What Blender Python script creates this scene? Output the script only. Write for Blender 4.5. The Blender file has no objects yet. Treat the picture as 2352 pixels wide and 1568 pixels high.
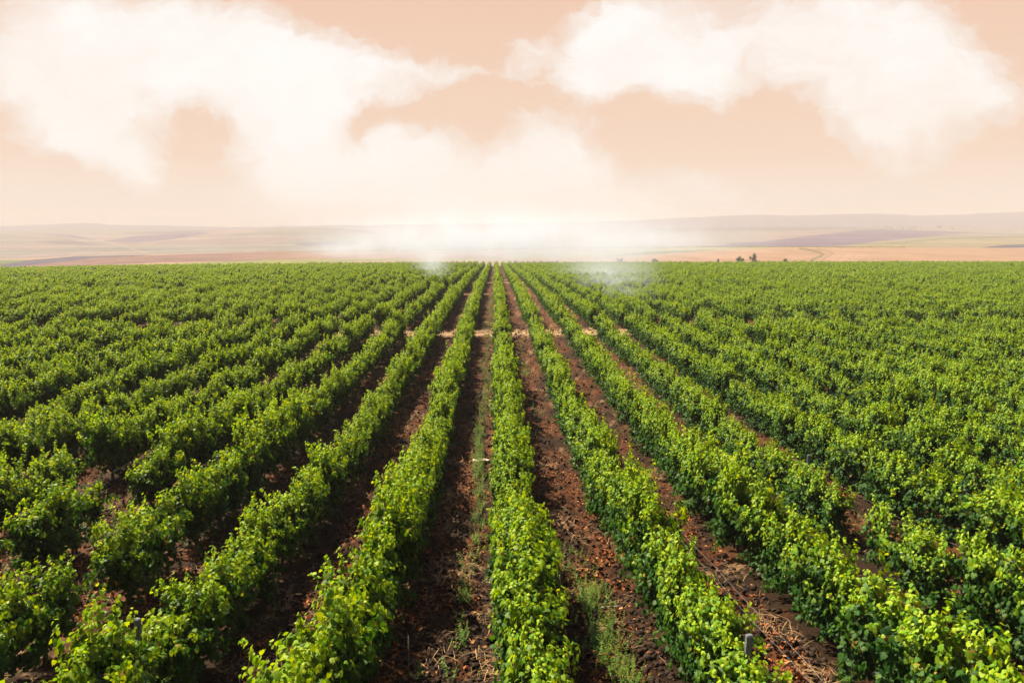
import bpy, math, random
import numpy as np
from mathutils import Vector

S = bpy.context.scene
COL = S.collection
R = math.radians
rng = np.random.default_rng(7)

# ------------------------------------------------------------------ camera, sky, sun, exposure
CAMZ = 6.3
PITCH, YAW = R(7.6), R(1.22)
FOC = 1829.0                      # focal length in pixels of a 2352 px wide picture
cd = bpy.data.cameras.new('camera')
cam = bpy.data.objects.new('camera', cd)
COL.objects.link(cam)
cam.location = (0, 0, CAMZ)
cam.rotation_euler = (math.pi / 2 - PITCH, 0, -YAW)
cd.sensor_width = 36.0
cd.lens = 36.0 * FOC / 2352
cd.clip_start, cd.clip_end = 0.1, 30000
S.camera = cam

S.view_settings.view_transform = 'Standard'
S.view_settings.look = 'None'
S.view_settings.gamma = 1
S.view_settings.use_curve_mapping = False
EXPO = 1.8
S.view_settings.exposure = EXPO

SUN_AZ, SUN_EL = R(-45), R(48)    # azimuth from straight ahead, clockwise
sd = bpy.data.lights.new('sun', 'SUN')
sd.energy = 5.0
sd.angle = R(0.5)
sd.color = (1.0, 0.90, 0.70)
sun = bpy.data.objects.new('sun', sd)
COL.objects.link(sun)
sdir = Vector((math.sin(SUN_AZ) * math.cos(SUN_EL), math.cos(SUN_AZ) * math.cos(SUN_EL), math.sin(SUN_EL)))
sun.rotation_euler = sdir.to_track_quat('Z', 'Y').to_euler()
sun.location = (-40, 40, 60)

cyc = S.cycles
cyc.max_bounces = 6
cyc.diffuse_bounces = 3
cyc.glossy_bounces = 2
cyc.transmission_bounces = 4
cyc.transparent_max_bounces = 8
cyc.volume_bounces = 2
cyc.caustics_reflective = False
cyc.caustics_refractive = False
cyc.use_denoising = True


def nd(nt, kind, **kw):
    n = nt.nodes.new(kind)
    for k, v in kw.items():
        if k == 'inp':
            for a, b in v.items():
                n.inputs[a].default_value = b
        else:
            setattr(n, k, v)
    return n


def mth(nt, op, a, b=None, c=None, clamp=False):
    n = nt.nodes.new('ShaderNodeMath')
    n.operation = op
    n.use_clamp = clamp
    for i, v in enumerate((a, b, c)):
        if v is None:
            continue
        if isinstance(v, (int, float)):
            n.inputs[i].default_value = v
        else:
            nt.links.new(v, n.inputs[i])
    return n.outputs[0]


def mixc(nt, fac, a, b):
    n = nt.nodes.new('ShaderNodeMix')
    n.data_type = 'RGBA'
    for sock, v in ((n.inputs[0], fac), (n.inputs[6], a), (n.inputs[7], b)):
        if isinstance(v, (int, float)):
            sock.default_value = v
        elif isinstance(v, tuple):
            sock.default_value = (*v[:3], 1)
        else:
            nt.links.new(v, sock)
    return n.outputs[2]


def ramp(nt, fac, stops, interp='LINEAR'):
    n = nt.nodes.new('ShaderNodeValToRGB')
    cr = n.color_ramp
    cr.interpolation = interp
    while len(cr.elements) < len(stops):
        cr.elements.new(0.5)
    for e, (p, c) in zip(cr.elements, stops):
        e.position = p
        e.color = (*c, 1) if len(c) == 3 else c
    nt.links.new(fac, n.inputs[0])
    return n.outputs[0]


def lin(r, g, b):
    f = lambda v: (v / 255 / 12.92) if v / 255 <= 0.04045 else ((v / 255 + 0.055) / 1.055) ** 2.4
    return (f(r), f(g), f(b))


# --- pixel of the 2352 px picture -> direction from the camera (used to say where in the sky a cloud stands)
_f = np.array((math.sin(YAW), math.cos(YAW), 0.0))
_r = np.array((math.cos(YAW), -math.sin(YAW), 0.0))
_z = np.array((0, 0, 1.0))
_F = _f * math.cos(PITCH) - _z * math.sin(PITCH)
_U = _z * math.cos(PITCH) + _f * math.sin(PITCH)


def pix_dir(px, py):
    return _F + _r * (px - 1176) / FOC + _U * (784 - py) / FOC


def sky_uv(px, py):
    d = pix_dir(px, py)
    return d[0] / d[1], d[2] / d[1]


def project(P):
    p = P - np.array((0, 0, CAMZ))
    w = p @ _F
    return 1176 + FOC * (p @ _r) / w, 784 - FOC * (p @ _U) / w


def build_world():
    w = bpy.data.worlds.new('World')
    S.world = w
    w.use_nodes = True
    nt = w.node_tree
    nt.nodes.clear()
    out = nd(nt, 'ShaderNodeOutputWorld')
    bg = nd(nt, 'ShaderNodeBackground')
    bg.inputs[1].default_value = 0.1
    nt.links.new(bg.outputs[0], out.inputs[0])
    sky = nd(nt, 'ShaderNodeTexSky', sky_type='NISHITA')
    sky.sun_disc = False
    sky.sun_elevation = SUN_EL
    sky.sun_rotation = SUN_AZ % (2 * math.pi)
    sky.air_density, sky.dust_density, sky.ozone_density = 1.0, 2.0, 1.0
    tc = nd(nt, 'ShaderNodeTexCoord')
    sep = nd(nt, 'ShaderNodeSeparateXYZ')
    nt.links.new(tc.outputs['Generated'], sep.inputs[0])
    x, y, z = sep.outputs
    yy = mth(nt, 'MAXIMUM', mth(nt, 'ABSOLUTE', y), 0.08)
    u = mth(nt, 'DIVIDE', x, yy)
    v = mth(nt, 'DIVIDE', z, yy)
    uv = nd(nt, 'ShaderNodeCombineXYZ')
    nt.links.new(u, uv.inputs[0])
    nt.links.new(v, uv.inputs[1])
    # warp
    n1 = nd(nt, 'ShaderNodeTexNoise', inp={'Scale': 7.0, 'Detail': 7.0, 'Roughness': 0.6})
    nt.links.new(uv.outputs[0], n1.inputs['Vector'])
    sub = nd(nt, 'ShaderNodeVectorMath', operation='SUBTRACT')
    nt.links.new(n1.outputs['Color'], sub.inputs[0])
    sub.inputs[1].default_value = (0.5, 0.5, 0.5)
    sc = nd(nt, 'ShaderNodeVectorMath', operation='SCALE')
    sc.inputs['Scale'].default_value = 0.11
    nt.links.new(sub.outputs[0], sc.inputs[0])
    add = nd(nt, 'ShaderNodeVectorMath', operation='ADD')
    nt.links.new(uv.outputs[0], add.inputs[0])
    nt.links.new(sc.outputs[0], add.inputs[1])
    n1b = nd(nt, 'ShaderNodeTexNoise', inp={'Scale': 26.0, 'Detail': 7.0, 'Roughness': 0.62})
    nt.links.new(add.outputs[0], n1b.inputs['Vector'])
    sub2 = nd(nt, 'ShaderNodeVectorMath', operation='SUBTRACT')
    nt.links.new(n1b.outputs['Color'], sub2.inputs[0])
    sub2.inputs[1].default_value = (0.5, 0.5, 0.5)
    sc2 = nd(nt, 'ShaderNodeVectorMath', operation='SCALE')
    sc2.inputs['Scale'].default_value = 0.045
    nt.links.new(sub2.outputs[0], sc2.inputs[0])
    add2 = nd(nt, 'ShaderNodeVectorMath', operation='ADD')
    nt.links.new(add.outputs[0], add2.inputs[0])
    nt.links.new(sc2.outputs[0], add2.inputs[1])
    wuv = add2.outputs[0]
    # cloud masses: x, y, half width, half height, tilt (deg), weight -- sizes in picture pixels, laid out as directions
    K = FOC
    BL = CLOUDS
    dens = None
    for (px, py, rx, ry, rot, a) in BL:
        cu, cv = sky_uv(px, py)
        mp = nd(nt, 'ShaderNodeMapping', vector_type='TEXTURE')
        mp.inputs['Location'].default_value = (cu, cv, 0)
        mp.inputs['Rotation'].default_value = (0, 0, R(rot))
        mp.inputs['Scale'].default_value = (rx / K, ry / K, 1)
        nt.links.new(wuv, mp.inputs['Vector'])
        g = nd(nt, 'ShaderNodeTexGradient', gradient_type='QUADRATIC_SPHERE')
        nt.links.new(mp.outputs[0], g.inputs[0])
        dens = mth(nt, 'MULTIPLY', g.outputs['Fac'], a) if dens is None else mth(nt, 'MULTIPLY_ADD', g.outputs['Fac'], a, dens)
    # streaky detail, drawn out along the wind
    mp = nd(nt, 'ShaderNodeMapping')
    mp.inputs['Rotation'].default_value = (0, 0, R(-28))
    mp.inputs['Scale'].default_value = (5.0, 11.0, 1)
    nt.links.new(wuv, mp.inputs['Vector'])
    n2 = nd(nt, 'ShaderNodeTexNoise', inp={'Scale': 1.0, 'Detail': 10.0, 'Roughness': 0.62, 'Distortion': 0.6})
    nt.links.new(mp.outputs[0], n2.inputs['Vector'])
    n3 = nd(nt, 'ShaderNodeTexNoise', inp={'Scale': 4.2, 'Detail': 5.0, 'Roughness': 0.5})
    nt.links.new(wuv, n3.inputs['Vector'])
    dn = mth(nt, 'ADD', mth(nt, 'MULTIPLY', mth(nt, 'SUBTRACT', n2.outputs[0], 0.5), 0.8), mth(nt, 'MULTIPLY', mth(nt, 'SUBTRACT', n3.outputs[0], 0.5), 0.30))
    mp = nd(nt, 'ShaderNodeMapping')
    mp.inputs['Rotation'].default_value = (0, 0, R(-35))
    mp.inputs['Scale'].default_value = (16.0, 40.0, 1)
    nt.links.new(wuv, mp.inputs['Vector'])
    n4 = nd(nt, 'ShaderNodeTexNoise', inp={'Scale': 1.0, 'Detail': 10.0, 'Roughness': 0.74, 'Distortion': 1.5})
    nt.links.new(mp.outputs[0], n4.inputs['Vector'])
    dn = mth(nt, 'ADD', dn, mth(nt, 'MULTIPLY', mth(nt, 'SUBTRACT', n4.outputs[0], 0.5), 1.0))
    dn = mth(nt, 'MULTIPLY', dn, mth(nt, 'MULTIPLY', dens, 6.0, clamp=True))
    tot = mth(nt, 'ADD', dens, dn)
    mr = nd(nt, 'ShaderNodeMapRange', interpolation_type='SMOOTHSTEP')
    mr.inputs['From Min'].default_value = 0.10
    mr.inputs['From Max'].default_value = 0.85
    nt.links.new(tot, mr.inputs['Value'])
    m2 = nd(nt, 'ShaderNodeMapRange', interpolation_type='SMOOTHSTEP')
    m2.inputs['From Min'].default_value = 0.20
    m2.inputs['From Max'].default_value = 0.42
    nt.links.new(tot, m2.inputs['Value'])
    cl = mth(nt, 'ADD', mth(nt, 'MULTIPLY', mr.outputs[0], 0.5), mth(nt, 'MULTIPLY', m2.outputs[0], 0.5))
    thin = nd(nt, 'ShaderNodeMapRange')
    thin.inputs['From Min'].default_value = 0.36
    thin.inputs['From Max'].default_value = 0.58
    thin.inputs['To Min'].default_value = 0.66
    nt.links.new(mth(nt, 'ADD', mth(nt, 'MULTIPLY', n3.outputs[0], 0.7), mth(nt, 'MULTIPLY', n4.outputs[0], 0.3)), thin.inputs['Value'])
    cl = mth(nt, 'MULTIPLY', cl, thin.outputs[0])
    # clear sky: a warm dusty band over the horizon that passes into the physical sky overhead
    k = 10.0 / 2 ** EXPO
    def c(r, g, b, q=0.95): return tuple(t * k * q for t in lin(r, g, b))
    el = mth(nt, 'MULTIPLY', z, 2.5, clamp=True)
    peach = ramp(nt, el, [(0.0, c(249, 233, 219)), (0.12, c(249, 231, 216)), (0.24, c(248, 217, 194)), (0.42, c(247, 212, 187)), (0.62, c(246, 206, 181)), (1.0, c(234, 192, 167))])
    up = nd(nt, 'ShaderNodeMapRange', interpolation_type='SMOOTHSTEP')
    up.inputs['From Min'].default_value = 0.32
    up.inputs['From Max'].default_value = 0.85
    nt.links.new(z, up.inputs['Value'])
    # unseen sky behind the camera and overhead dimmed to cut fill on the vines
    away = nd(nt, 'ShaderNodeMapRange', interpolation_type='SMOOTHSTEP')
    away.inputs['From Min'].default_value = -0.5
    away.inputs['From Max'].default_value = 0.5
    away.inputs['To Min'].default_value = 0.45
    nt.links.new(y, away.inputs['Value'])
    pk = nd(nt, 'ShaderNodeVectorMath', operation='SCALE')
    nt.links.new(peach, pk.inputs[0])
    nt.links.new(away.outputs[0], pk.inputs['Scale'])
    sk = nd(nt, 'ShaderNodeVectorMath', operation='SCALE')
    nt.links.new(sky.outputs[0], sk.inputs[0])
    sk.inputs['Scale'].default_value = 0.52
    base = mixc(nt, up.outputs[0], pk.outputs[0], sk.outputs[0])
    white = c(255, 254, 252, 1.03)
    fwd = nd(nt, 'ShaderNodeMapRange', interpolation_type='SMOOTHSTEP')
    fwd.inputs['From Min'].default_value = 0.1
    fwd.inputs['From Max'].default_value = 0.4
    nt.links.new(y, fwd.inputs['Value'])
    cl = mth(nt, 'MULTIPLY', cl, fwd.outputs[0])
    shade = nd(nt, 'ShaderNodeMapRange', interpolation_type='SMOOTHSTEP')
    shade.inputs['From Min'].default_value = 0.30
    shade.inputs['From Max'].default_value = 1.15
    nt.links.new(mth(nt, 'ADD', tot, mth(nt, 'MULTIPLY', mth(nt, 'SUBTRACT', n3.outputs[0], 0.5), 1.2)), shade.inputs['Value'])
    white = mixc(nt, shade.outputs[0], c(252, 240, 230), white)
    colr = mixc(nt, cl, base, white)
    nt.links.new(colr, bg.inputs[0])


CLOUDS = [
    # upper-left bank
    (60, 90, 150, 110, 0, .9), (200, 70, 170, 90, 0, .8), (380, 90, 190, 90, 0, .9), (520, 110, 140, 95, -20, .9), (250, 220, 150, 85, -10, .7),
    (90, 190, 130, 75, 0, .8), (600, 210, 125, 105, -50, 1), (670, 330, 105, 120, -50, 1.1), (750, 430, 120, 85, -45, .9), (220, 300, 120, 60, -10, .8),
    (310, 375, 75, 34, -25, .7), (160, 340, 80, 40, -5, .55), (500, 190, 90, 60, -40, .5), (450, 322, 46, 38, 35, -.45), (390, 356, 50, 28, -25, -.4), (425, 268, 18, 24, 60, -.25), (1010, 262, 130, 38, 14, -.5), (1150, 295, 90, 40, -30, -.4), (850, 320, 28, 55, 5, -.35),
    # right-hand arm of it
    (760, 170, 160, 58, -8, .8), (890, 178, 140, 46, -5, .7), (1040, 168, 110, 24, 2, .6), (880, 235, 90, 24, 6, .4), (690, 100, 70, 25, -20, .4),
    # big bright mass above the middle of the horizon
    (900, 405, 85, 85, 0, .9), (1000, 380, 120, 80, 0, .9), (1100, 425, 170, 85, 0, 1), (1240, 345, 90, 75, 0, .9), (1330, 395, 130, 70, -20, .8),
    (1100, 500, 320, 75, 0, 1), (1480, 460, 150, 50, -12, .6), (1620, 442, 140, 30, -8, .4), (900, 500, 170, 60, -10, .8),
    # right-hand bank
    (1385, 95, 75, 65, 35, .9), (1460, 55, 130, 75, 25, .9), (1370, 175, 75, 55, 10, .8), (1460, 190, 110, 48, 0, .8), (1570, 175, 100, 50, 0, .7),
    (1650, 80, 200, 85, 0, .8), (1850, 90, 200, 100, 0, .8), (2050, 100, 175, 120, -15, .85), (1890, 195, 110, 55, -40, .6), (2010, 240, 110, 70, -35, .7),
    (2085, 245, 130, 65, -25, .6), (2005, 310, 60, 40, -45, .55), (2130, 190, 130, 90, -30, .7), (2060, 285, 110, 60, -40, .6), (2220, 190, 110, 60, -40, .7), (2270, 235, 80, 30, -38, .4),
    (1225, 125, 42, 40, 0, .5), (1185, 165, 40, 22, 0, .35),
]
CLOUDS = [(a, b, c / 0.43, d / 0.43, e, f) for a, b, c, d, e, f in CLOUDS]
build_world()

# ------------------------------------------------------------------ helpers


def _hash(ix, iy, seed):
    h = (ix.astype(np.int64) * 374761393 + iy.astype(np.int64) * 668265263 + seed * 1442695041) & 0x7FFFFFFF
    h = ((h ^ (h >> 13)) * 1274126177) & 0x7FFFFFFF
    return ((h ^ (h >> 16)) & 0xFFFF) / 65535.0


def vnoise(x, y, seed=0):
    ix, iy = np.floor(x), np.floor(y)
    fx, fy = x - ix, y - iy
    fx, fy = fx * fx * (3 - 2 * fx), fy * fy * (3 - 2 * fy)
    a, b = _hash(ix, iy, seed), _hash(ix + 1, iy, seed)
    c, d = _hash(ix, iy + 1, seed), _hash(ix + 1, iy + 1, seed)
    return (a * (1 - fx) + b * fx) * (1 - fy) + (c * (1 - fx) + d * fx) * fy


def fbm(x, y, oct=4, seed=0, gain=0.5):
    s, a, t = 0.0, 1.0, 0.0
    for i in range(oct):
        s = s + a * vnoise(x * 2 ** i, y * 2 ** i, seed + 17 * i)
        t += a
        a *= gain
    return s / t


def smooth(a, b, x):
    t = np.clip((x - a) / (b - a), 0, 1)
    return t * t * (3 - 2 * t)


def mesh_np(name, V, F, mats=(), colors=None, flat=True):
    """V (n,3); F (m,k) faces of one size k; colors (n,3) per vertex."""
    me = bpy.data.meshes.new(name)
    n, m, k = len(V), len(F), F.shape[1]
    me.vertices.add(n)
    me.vertices.foreach_set('co', np.ascontiguousarray(V, np.float32).ravel())
    me.loops.add(m * k)
    me.loops.foreach_set('vertex_index', np.ascontiguousarray(F, np.int32).ravel())
    me.polygons.add(m)
    me.polygons.foreach_set('loop_start', np.arange(0, m * k, k, dtype=np.int32))
    me.update(calc_edges=True)
    if not flat:
        me.polygons.foreach_set('use_smooth', np.ones(m, bool))
    if colors is not None:
        ca = me.color_attributes.new('tint', 'FLOAT_COLOR', 'POINT')
        c4 = np.ones((n, 4), np.float32)
        c4[:, :3] = colors
        ca.data.foreach_set('color', c4.ravel())
    for mt in mats:
        me.materials.append(mt)
    return me


def put(name, me, parent=None):
    o = bpy.data.objects.new(name, me)
    COL.objects.link(o)
    if parent is not None:
        o.parent = parent
    return o


def tag(o, label=None, cat=None, group=None, kind=None):
    if label: o['label'] = label
    if cat: o['category'] = cat
    if group: o['group'] = group
    if kind: o['kind'] = kind
    return o


def tube(path, radii, sides=6, cap=True):
    """(V, F quads) of a round bar along path"""
    P = np.asarray(path, float)
    V, F = [], []
    for i, p in enumerate(P):
        t = P[min(i + 1, len(P) - 1)] - P[max(i - 1, 0)]
        t = t / (np.linalg.norm(t) + 1e-9)
        a = np.cross(t, (1, 0, 0) if abs(t[0]) < 0.8 else (0, 1, 0))
        a /= np.linalg.norm(a)
        b = np.cross(t, a)
        for s in range(sides):
            w = 2 * math.pi * s / sides
            V.append(p + radii[i] * (math.cos(w) * a + math.sin(w) * b))
    for i in range(len(P) - 1):
        for s in range(sides):
            F.append((i * sides + s, i * sides + (s + 1) % sides, (i + 1) * sides + (s + 1) % sides, (i + 1) * sides + s))
    if cap:
        for q in (0, len(P) - 1):
            V.append(P[q])
            ci = len(V) - 1
            for s in range(0, sides, 2):
                f = (ci, q * sides + s, q * sides + (s + 1) % sides, q * sides + (s + 2) % sides)
                F.append(f if q else f[::-1])
    return np.array(V), np.array(F, int)


def join(parts):
    V, F, o = [], [], 0
    for v, f in parts:
        V.append(v)
        F.append(f + o)
        o += len(v)
    return np.concatenate(V), np.concatenate(F)


def box(cx, cy, cz, sx, sy, sz):
    V = np.array([(x, y, z) for x in (-.5, .5) for y in (-.5, .5) for z in (-.5, .5)]) * (sx, sy, sz) + (cx, cy, cz)
    F = np.array([(0, 1, 3, 2), (4, 6, 7, 5), (0, 4, 5, 1), (2, 3, 7, 6), (0, 2, 6, 4), (1, 5, 7, 3)])
    return V, F


# ------------------------------------------------------------------ materials


def mat(name):
    m = bpy.data.materials.new(name)
    m.use_nodes = True
    nt = m.node_tree
    nt.nodes.clear()
    out = nd(nt, 'ShaderNodeOutputMaterial')
    return m, nt, out


def leaf_material(name='vine_leaf', trans=0.36, rough=0.55, spec=0.14, tmul=(1.7, 1.4, 0.25)):
    m, nt, out = mat(name)
    at = nd(nt, 'ShaderNodeAttribute', attribute_name='tint')
    bs = nd(nt, 'ShaderNodeBsdfPrincipled', inp={'Roughness': rough, 'Specular IOR Level': spec})
    nt.links.new(at.outputs['Color'], bs.inputs['Base Color'])
    mu = nd(nt, 'ShaderNodeMix', data_type='RGBA', blend_type='MULTIPLY')
    mu.inputs[0].default_value = 1
    mu.clamp_result = True
    nt.links.new(at.outputs['Color'], mu.inputs[6])
    mu.inputs[7].default_value = (*tmul, 1)
    tr = nd(nt, 'ShaderNodeBsdfTranslucent')
    nt.links.new(mu.outputs[2], tr.inputs[0])
    mx = nd(nt, 'ShaderNodeMixShader')
    mx.inputs[0].default_value = trans
    nt.links.new(bs.outputs[0], mx.inputs[1])
    nt.links.new(tr.outputs[0], mx.inputs[2])
    nt.links.new(mx.outputs[0], out.inputs[0])
    return m


def plain_material(name, col, rough=0.9, spec=0.2, noise=None, bump=None, metallic=0.0):
    m, nt, out = mat(name)
    bs = nd(nt, 'ShaderNodeBsdfPrincipled', inp={'Roughness': rough, 'Specular IOR Level': spec, 'Metallic': metallic})
    nt.links.new(bs.outputs[0], out.inputs[0])
    tc = nd(nt, 'ShaderNodeTexCoord')
    n = nd(nt, 'ShaderNodeTexNoise', inp={'Scale': noise[0] if noise else 10.0, 'Detail': 6.0, 'Roughness': 0.65})
    nt.links.new(tc.outputs['Object'], n.inputs['Vector'])
    b = noise[1] if noise else tuple(t * 0.7 for t in col)
    nt.links.new(ramp(nt, n.outputs[0], [(0.35, col), (0.65, b)]), bs.inputs['Base Color'])
    if bump:
        bp = nd(nt, 'ShaderNodeBump', inp={'Strength': bump[0], 'Distance': bump[1]})
        nt.links.new(n.outputs[0], bp.inputs['Height'])
        nt.links.new(bp.outputs[0], bs.inputs['Normal'])
    return m


def tint_material(name, rough=0.9, spec=0.15, nscale=None, namp=0.3, bump=None, bscale=None):
    """colour from the 'tint' attribute, broken up by noise"""
    m, nt, out = mat(name)
    at = nd(nt, 'ShaderNodeAttribute', attribute_name='tint')
    bs = nd(nt, 'ShaderNodeBsdfPrincipled', inp={'Roughness': rough, 'Specular IOR Level': spec})
    nt.links.new(bs.outputs[0], out.inputs[0])
    src = at.outputs['Color']
    tc = nd(nt, 'ShaderNodeTexCoord')
    if nscale:
        n = nd(nt, 'ShaderNodeTexNoise', inp={'Scale': nscale, 'Detail': 8.0, 'Roughness': 0.65})
        nt.links.new(tc.outputs['Object'], n.inputs['Vector'])
        f = mth(nt, 'MULTIPLY_ADD', n.outputs[0], 2 * namp, 1 - namp)
        sc = nd(nt, 'ShaderNodeVectorMath', operation='SCALE')
        nt.links.new(src, sc.inputs[0])
        nt.links.new(f, sc.inputs['Scale'])
        src = sc.outputs[0]
    nt.links.new(src, bs.inputs['Base Color'])
    if bump:
        n = nd(nt, 'ShaderNodeTexNoise', inp={'Scale': bscale, 'Detail': 8.0, 'Roughness': 0.7})
        nt.links.new(tc.outputs['Object'], n.inputs['Vector'])
        bp = nd(nt, 'ShaderNodeBump', inp={'Strength': bump[0], 'Distance': bump[1]})
        nt.links.new(n.outputs[0], bp.inputs['Height'])
        nt.links.new(bp.outputs[0], bs.inputs['Normal'])
    return m


M_LEAF = leaf_material()
M_BARK = plain_material('vine_bark', (0.05, 0.033, 0.022), noise=(30.0, (0.10, 0.07, 0.05)), bump=(0.6, 0.01))
M_POST = plain_material('weathered_concrete', (0.13, 0.14, 0.155), noise=(14.0, (0.08, 0.085, 0.10)), bump=(0.3, 0.004))
M_WIRE = plain_material('galvanised_wire', (0.5, 0.5, 0.5), rough=0.4, spec=0.5, metallic=0.8)
M_WOOD = plain_material('grey_wood', (0.22, 0.17, 0.13), noise=(25.0, (0.12, 0.09, 0.07)), bump=(0.4, 0.004))

# ------------------------------------------------------------------ terrain
ROW0, SPACING, VINE_STEP, CANOPY = 0.49, 2.6, 1.3, 1.72
VINE_END = 338.0
_dY = np.array([-20, 0, 8.4, 11, 15, 21, 27, 38, 49, 60, 75, 92, 130, 200, 260, 330, 420, 470])
_dd = np.array([3.0, 4.0, 4.72, 5.06, 5.5, 5.98, 6.2, 6.3, 6.28, 6.2, 6.15, 6.25, 6.75, 8.1, 9.4, 11.1, 13.6, 15.0])
_m = np.gradient(_dd, _dY)


def hermite(xs, ys, ms, x):
    x = np.clip(x, xs[0], xs[-1])
    i = np.clip(np.searchsorted(xs, x) - 1, 0, len(xs) - 2)
    h = xs[i + 1] - xs[i]
    t = (x - xs[i]) / h
    return (ys[i] * (2 * t ** 3 - 3 * t ** 2 + 1) + h * ms[i] * (t ** 3 - 2 * t ** 2 + t)
            + ys[i + 1] * (-2 * t ** 3 + 3 * t ** 2) + h * ms[i + 1] * (t ** 3 - t ** 2))


def ground_z(X, Y):
    X, Y = np.asarray(X, float), np.asarray(Y, float)
    z = CAMZ - hermite(_dY, _dd, _m, Y) - CANOPY
    z = z - 2.4 * (np.clip(-X - 15, 0, None) / 200) ** 1.6
    z = z + 0.35 * (fbm(X / 60, Y / 60, 2, 5) - 0.5) * smooth(30, 120, Y)
    return z


CROSSINGS = ((64.5, 1.5), (112.0, 1.3), (149.0, 1.3))


def ground_detail(X, Y):
    """ploughed clods, ruts between the rows and the low bank under the vines"""
    ph = (X - ROW0) / SPACING
    off = np.abs(ph - np.round(ph)) * SPACING          # distance to the nearest row
    bank = 0.05 * np.exp(-(off / 0.35) ** 2)
    rut = -0.07 * np.exp(-((off - 0.78) / 0.17) ** 2)
    lane = smooth(0.35, 0.7, off)
    n = fbm(X * 2.2, Y * 2.2, 4, 3, 0.6) - 0.5
    cl = np.abs(fbm(X * 4.5 + 9, Y * 4.5, 3, 8, 0.6) - 0.5)
    fade = 1 - smooth(60, 130, Y)
    return (bank + rut + lane * (0.34 * n + 0.26 * cl) * (0.35 + 0.65 * fade)) * (1 - 0.7 * smooth(150, 250, Y))


LAYERS = [  # distance, (picture x, picture y) of the land there
    (450, [(0, 622), (300, 613), (600, 608), (1176, 605), (2352, 603)]),
    (800, [(0, 598), (150, 590), (300, 586), (600, 580), (1100, 574), (1500, 569), (1760, 568), (2352, 570)]),
    (950, [(0, 594), (150, 588), (300, 584), (600, 577), (1100, 572), (1500, 567), (1760, 567), (2352, 569)]),
    (2400, [(0, 532), (90, 536), (190, 540), (330, 538), (480, 531), (650, 524), (800, 527), (900, 534), (1010, 540), (1300, 541), (1500, 536), (1700, 533), (1880, 528), (1990, 526.5), (2120, 529), (2250, 533), (2352, 536)]),
    (2650, [(0, 540), (300, 545), (650, 533), (1010, 545), (1500, 536), (1700, 531), (2352, 532)]),
    (3000, [(0, 530), (600, 527), (1100, 530), (1500, 523), (1900, 521.5), (2352, 521)]),
    (3600, [(0, 521), (100, 516), (170, 513), (280, 516), (400, 520), (560, 521), (700, 519), (1100, 514), (1400, 508), (1600, 499), (1700, 494), (1830, 496), (1980, 491), (2100, 494.5), (2200, 493.5), (2290, 489), (2352, 487)]),
    (4000, [(0, 532), (2352, 525)]),
]


def layer_h(D, pts, u):
    px = 1176 + FOC * u / math.cos(PITCH)
    xs = np.array([p[0] for p in pts], float)
    ys = np.array([p[1] for p in pts], float)
    py = hermite(xs, ys, np.gradient(ys, xs), px) if len(xs) > 2 else np.interp(px, xs, ys)
    m = (784 - py) / FOC
    c, s = math.cos(PITCH), math.sin(PITCH)
    return CAMZ + D * (m * c - s) / (c + m * s)


def far_z(u, D):
    X, Y = D * (_f[0] + u * _r[0]), D * (_f[1] + u * _r[1])
    z = ground_z(X, Y)
    ds = [420.0] + [l[0] for l in LAYERS]
    zs = [ground_z(420 * (_f[0] + u * _r[0]), 420 * (_f[1] + u * _r[1]))] + [layer_h(d, p, u) for d, p in LAYERS]
    for i in range(len(ds) - 1):
        t = np.clip((D - ds[i]) / (ds[i + 1] - ds[i]), 0, 1)
        if i >= 3:
            t = t * t * (3 - 2 * t)
        k = (D > ds[i]) & (D <= ds[i + 1])
        z = np.where(k, zs[i] + (zs[i + 1] - zs[i]) * t, z)
    z = z + (fbm(X / 160, Y / 160, 3, 21) - 0.5) * 5.0 * smooth(1000, 1200, D) * (1 - smooth(2100, 2400, D))
    z = z + (fbm(X / 90, Y / 200, 4, 25) - 0.5) * 9.0 * smooth(3100, 3500, D)
    return z


def grid_faces(nr, nc):
    a = np.arange(nr - 1)[:, None] * nc + np.arange(nc - 1)[None, :]
    return np.stack([a, a + 1, a + nc + 1, a + nc], -1).reshape(-1, 4)


# --- near ground: the dark soil of the vineyard
Ds = [2.0]
while Ds[-1] < 420:
    d = Ds[-1]
    Ds.append(d + max(0.05, min(d * d / (6.5 * 796) * 2.2, 4.0)))
Ds[-1] = 420.0
Ds = np.array(Ds)
us = np.linspace(-1.05, 1.05, 840)
DD, UU = np.meshgrid(Ds, us, indexing='ij')
GX, GY = DD * (_f[0] + UU * _r[0]), DD * (_f[1] + UU * _r[1])
GZ = ground_z(GX, GY) + ground_detail(GX, GY)


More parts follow.
